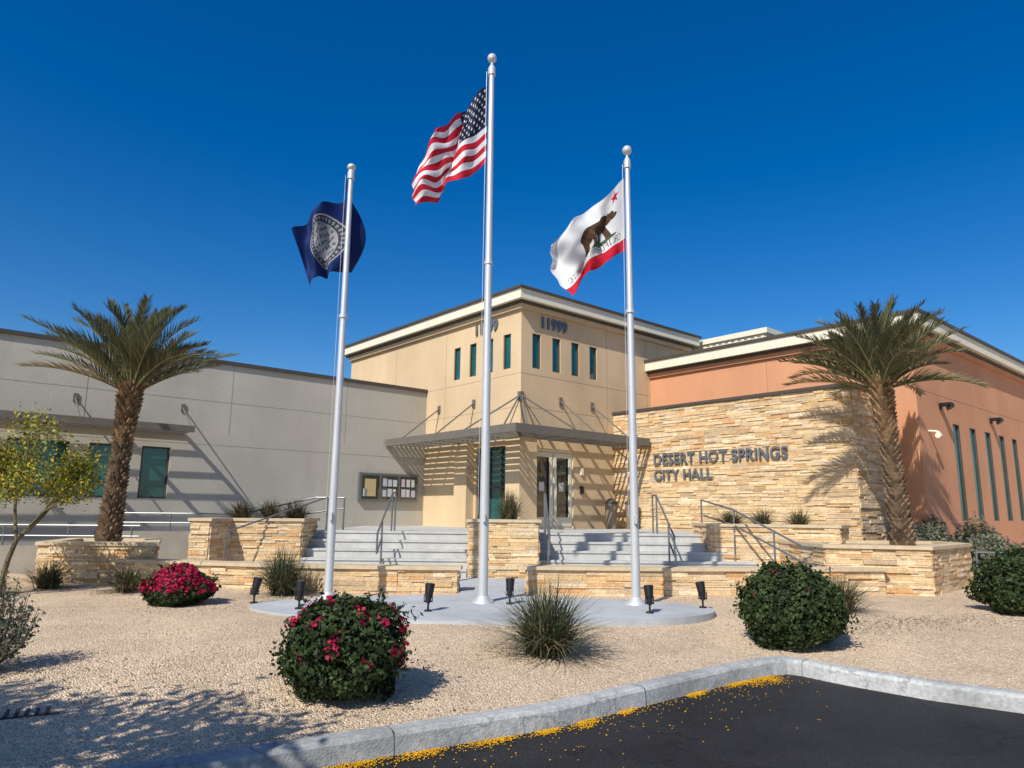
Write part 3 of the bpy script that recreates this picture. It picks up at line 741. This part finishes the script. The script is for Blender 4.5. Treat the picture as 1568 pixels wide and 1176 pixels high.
def tuft(name,x,y,h,reach,n,z0=None,w=.011,pal=None,dry=.15):
    z=gz(x,y) if z0 is None else z0
    a=rng.uniform(0,6.283,n); l=rng.random(n)**.58; rc=reach*1.55*l*rng.uniform(.6,1.1,n); hh=h*(1-.50*l**2)*rng.uniform(.7,1.1,n)
    dr=rng.uniform(.0,.6,n)*l*h
    S=np.array([0,.3,.6,.85,1.0]); W_=np.array([1,.95,.7,.4,.08])*w
    ca_,sa=np.cos(a),np.sin(a); bx=x+rng.normal(0,.05*reach/.4,n); by=y+rng.normal(0,.05*reach/.4,n)
    V=np.zeros((n,5,2,3)); tw=rng.uniform(-.7,.7,n)
    for k,s in enumerate(S):
        hx=rc*(s**1.35); px=bx+ca_*hx; py=by+sa*hx; pz=np.maximum(z+.01,z+hh*(s+.15*s*(1-s))-dr*s**3)
        for q,sg in enumerate((-1,1)):
            V[:,k,q,0]=px+sg*-np.sin(a+tw)*W_[k]*.5; V[:,k,q,1]=py+sg*np.cos(a+tw)*W_[k]*.5; V[:,k,q,2]=pz
    idx=np.arange(n)[:,None]*10; F=[]
    for k in range(4): F.append(np.concatenate([idx+2*k,idx+2*k+1,idx+2*k+3,idx+2*k+2],1))
    F=np.concatenate(F,0)
    pal=np.array(pal or [(.10,.12,.06),(.07,.09,.045),(.14,.15,.08)]); C=pal[rng.integers(0,len(pal),n)]*rng.uniform(.6,1.3,n)[:,None]
    dm=rng.random(n)<dry; C[dm]=np.array([.30,.23,.12])*rng.uniform(.6,1.1,dm.sum())[:,None]
    C=np.tile(C,(4,1)); mesh_np(name,V.reshape(-1,3),F,C,M_leaf)
tuft('desert_grass_tuft',.38,7.70,.78,.60,950,w=.014)
tuft('desert_grass_tuft',-3.72,11.9,.82,.54,760,w=.016)
tuft('desert_grass_tuft',4.75,10.5,.58,.5,520,dry=.4,w=.014)
tuft('desert_grass_tuft',-7.9,12.5,.55,.5,500,dry=.3,w=.014)
tuft('desert_grass_tuft',-8.3,11.5,.5,.5,460,dry=.4,w=.014)
tuft('desert_grass_tuft',-6.35,12.1,.5,.48,460,dry=.35,w=.014)
tuft('desert_grass_tuft',-8.9,12.0,.5,.4,380,dry=.3)
tuft('desert_grass_tuft',-.02,15.5,.74,.40,560,z0=1.44,dry=.3,w=.014)
for x in(-5.95,-5.3,-4.75): tuft('desert_grass_tuft',x,15.85,.52,.46,460,z0=1.41,pal=[(.06,.06,.04),(.1,.09,.05)],dry=.25,w=.015)
for x in(4.95,5.65,6.45): tuft('desert_grass_tuft',x,16.1,.44,.46,380,z0=1.39,dry=.45,w=.015)
def palm(x,y,z0,ztop,lean,r0,nf,L,seed,e1=66,b0=30,b1=58):
    rg=random.Random(seed); e=empty('date_palm_tree',(x,y,z0))
    mb=MB(); H=ztop-z0
    def cpos(t): return Vector((x+lean[0]*t**1.2,y+lean[1]*t**1.2,z0+H*t))
    def rad(t): return r0*(1.12-.30*min(1,t*2.2)+.20*max(0,t-.62)/.38) if t<1 else r0
    K=22
    for i in range(K):
        mb.tube(cpos(i/K),cpos((i+1)/K),rad(i/K)*.86,rad((i+1)/K)*.86,14,0,(.12,.085,.055),caps=False)
    rows=int(H/.075)
    for i in range(rows):
        t=i/rows; c=cpos(t); r=rad(t); nb=9
        for k in range(nb):
            a=2*math.pi*(k+.5*(i%2))/nb+rg.uniform(-.12,.12)+i*.08; o=Vector((math.cos(a),math.sin(a),0)); s=Vector((-math.sin(a),math.cos(a),0)); w=r*.34*rg.uniform(.8,1.2)
            up=.12+.10*max(0,t-.5)*rg.uniform(.6,1.6); out=.04+.11*max(0,t-.6)+rg.uniform(0,.035)
            p=c+o*r*.82; q=c+o*(r*.88+out)+Vector((0,0,up))
            k2=rg.uniform(.45,1.25); cc=(.19*k2,.13*k2,.08*k2) if t<.6 else (.27*k2,.165*k2,.085*k2)
            vs=[p-s*w,p+s*w,q+s*w*.45,q-s*w*.45,p-s*w*.8-o*.06+Vector((0,0,up*.9)),p+s*w*.8-o*.06+Vector((0,0,up*.9))]
            mb.add(vs,[(0,1,2,3),(3,2,5,4),(0,3,4),(1,5,2)],0,cc)
    mb.obj('trunk',[M_bark],e)
    T=cpos(1); V=[];F=[];C=[]; mr=MB()
    for f in range(nf):
        g=f/nf
        a=f*2.39996+rg.uniform(-.3,.3); el=R(88-e1*g**.85+rg.uniform(-9,9)); bend=R(rg.uniform(b0,b1))*(.8+.3*(1-g)); Lf=L*rg.uniform(.80,1.08)*(.86+.14*g)
        p=T+Vector((math.cos(a),math.sin(a),0))*rad(1)*.45+Vector((0,0,.06-.22*g)); n=26; st=Lf/n
        side=Vector((-math.sin(a),math.cos(a),0)); yaw=rg.uniform(-.35,.35); kk=rg.uniform(.65,1.35); roll=rg.uniform(-.5,.5)
        dryf=(g>.95)
        for i in range(n):
            s=i/n; ee=el-bend*(s**1.5); aa=a+yaw*s
            d=Vector((math.cos(aa)*math.cos(ee),math.sin(aa)*math.cos(ee),math.sin(ee))); side=Vector((-math.sin(aa),math.cos(aa),0)); up=side.cross(d)*-1
            sd2=side*math.cos(roll)+up*math.sin(roll); up2=up*math.cos(roll)-side*math.sin(roll)
            q=p+d*st; rr=.018*(1-s)+.004
            mr.tube(p,q,rr,rr*.92,5,0,(.24,.21,.09),caps=False)
            if s>.10:
                for hf in (0,.33,.66):
                    pp_=p+d*st*hf; env=min(1,(s-.06)*4.5)*(1-.60*max(0,s-.4)/.6); ll=.40*env*rg.uniform(.75,1.15)*(L/1.9)
                    for sg in(-1,1):
                        fw=.85+.5*s; ld=(d*fw+sd2*sg*.62+up2*(.42+rg.uniform(-.3,.3))).normalized()
                        ld.z-=.04
                        wv=(d*.016)
                        b=len(V); mid=pp_+ld*ll*.55; tip=pp_+ld*ll+Vector((0,0,-.04*ll))
                        V+= [pp_-wv*.8,pp_+wv*.8,mid+wv,mid-wv,tip+wv*.15,tip-wv*.15]
                        F+= [(b,b+1,b+2,b+3),(b+3,b+2,b+4,b+5)]
                        c=(.115*kk,.125*kk,.060*kk) if not dryf else (.27,.20,.10)
                        if rg.random()<.15: c=(.25,.21,.10)
                        k3=rg.uniform(.7,1.25); c=(c[0]*k3,c[1]*k3,c[2]*k3); C+= [c,c]
            p=q
    mr.obj('frond_stems',[M_bark],e)
    mesh_np('fronds',np.array([tuple(v) for v in V]),np.array(F),np.array(C),M_leaf,e)
palm(-7.90,14.2,.95,4.12,(.08,.1),.205,42,2.20,5,62,26,56)
palm(8.02,14.75,1.05,4.42,(-.20,.0),.205,44,2.20,11,72,32,62)
def tree(name,base,H,spread,seed,dirs,leafc,nleaf,depth=4,leaf=.035,cr=.17,r0=.09,xmax=None):
    rg=random.Random(seed); e=empty(name,base); mb=MB(); tips=[]
    def br(p,d,l,r,k):
        n=3
        for i in range(n):
            q=p+d*l/n; mb.tube(p,q,r*(1-.25*i/n),r*(1-.25*(i+1)/n),7,0,(.13,.11,.06),caps=False); p=q
            d=(d+Vector((rg.uniform(-.12,.12),rg.uniform(-.12,.12),rg.uniform(-.05,.08)))).normalized()
            if k<=1: tips.append(p.copy())
        if k==0: return
        for _ in range(3):
            nd=(d+Vector((rg.uniform(-1,1),rg.uniform(-1,1),rg.uniform(-.35,.6)))*spread).normalized(); br(p,nd,l*rg.uniform(.6,.85),r*.62,k-1)
    b=Vector(base)
    for dd in dirs: br(b,Vector(dd).normalized(),H*.33,r0,depth)
    mb.obj('trunk_and_limbs',[M_bark],e)
    T=np.array([tuple(t) for t in tips]); idx=rng.integers(0,len(T),nleaf); P=T[idx]+np.clip(rng.normal(0,cr*.55,(nleaf,3)),-cr,cr)
    n=len(P); V,F=leaves_np(P,rng.normal(0,1,(n,3)),leaf,1.8)
    lc=np.array(leafc); C=lc[rng.integers(0,len(lc),n)]*rng.uniform(.6,1.2,(n,1)); mesh_np('leaves_and_blossom',V,F,C,M_leaf,e)
YL=[(.52,.40,.02),(.48,.38,.03),(.16,.20,.04),(.20,.24,.06),(.12,.16,.03)]
tree('palo_verde_tree',(-7.9,11.3,.25),2.75,.85,5,[(.12,0,1),(-.35,.1,.9)],YL,13000,leaf=.032,cr=.24,r0=.045)
tree('palo_verde_tree',(-5.35,.85,.1),4.6,.7,9,[(.25,.3,1),(-.2,.25,1),(.1,-.1,1)],YL,24000,leaf=.065,cr=.34,r0=.1)

# ------------------------------------------------------------ light, sky, camera
az=R(29); elv=R(43)
S=Vector((-math.sin(az)*math.cos(elv),-math.cos(az)*math.cos(elv),math.sin(elv)))
sd=bpy.data.lights.new('sun','SUN'); sd.energy=5.0; sd.angle=R(.5); sd.color=(1,.95,.86)
so=bpy.data.objects.new('sun',sd); so.rotation_euler=S.to_track_quat('Z','Y').to_euler(); so.location=(-8,-14,20); col0.objects.link(so)
w=bpy.data.worlds.new('World'); scene.world=w; w.use_nodes=True; nt=w.node_tree; nt.nodes.clear()
sky=nt.nodes.new('ShaderNodeTexSky'); sky.sky_type='NISHITA'; sky.sun_disc=False; sky.sun_elevation=elv; sky.sun_rotation=R(209)
sky.altitude=200; sky.air_density=1.0; sky.dust_density=1.0; sky.ozone_density=3.2
hs=nt.nodes.new('ShaderNodeHueSaturation'); hs.inputs['Hue'].default_value=.508; hs.inputs['Saturation'].default_value=1.46; hs.inputs['Value'].default_value=1.22
bg=nt.nodes.new('ShaderNodeBackground'); bg.inputs[1].default_value=.10; wo=nt.nodes.new('ShaderNodeOutputWorld')
nt.links.new(sky.outputs[0],hs.inputs['Color']); nt.links.new(hs.outputs[0],bg.inputs[0]); nt.links.new(bg.outputs[0],wo.inputs[0])
cd=bpy.data.cameras.new('camera'); cd.sensor_fit='HORIZONTAL'; cd.sensor_width=36; cd.lens=24.8; cd.clip_end=3000; cd.clip_start=.05
co=bpy.data.objects.new('camera',cd); col0.objects.link(co)
co.matrix_world=Matrix.Translation((0,0,1.65))@Matrix.Rotation(R(100.3),4,'X')@Matrix.Rotation(R(.6),4,'Z')
scene.camera=co
scene.view_settings.view_transform='Standard'; scene.view_settings.look='None'; scene.view_settings.exposure=0
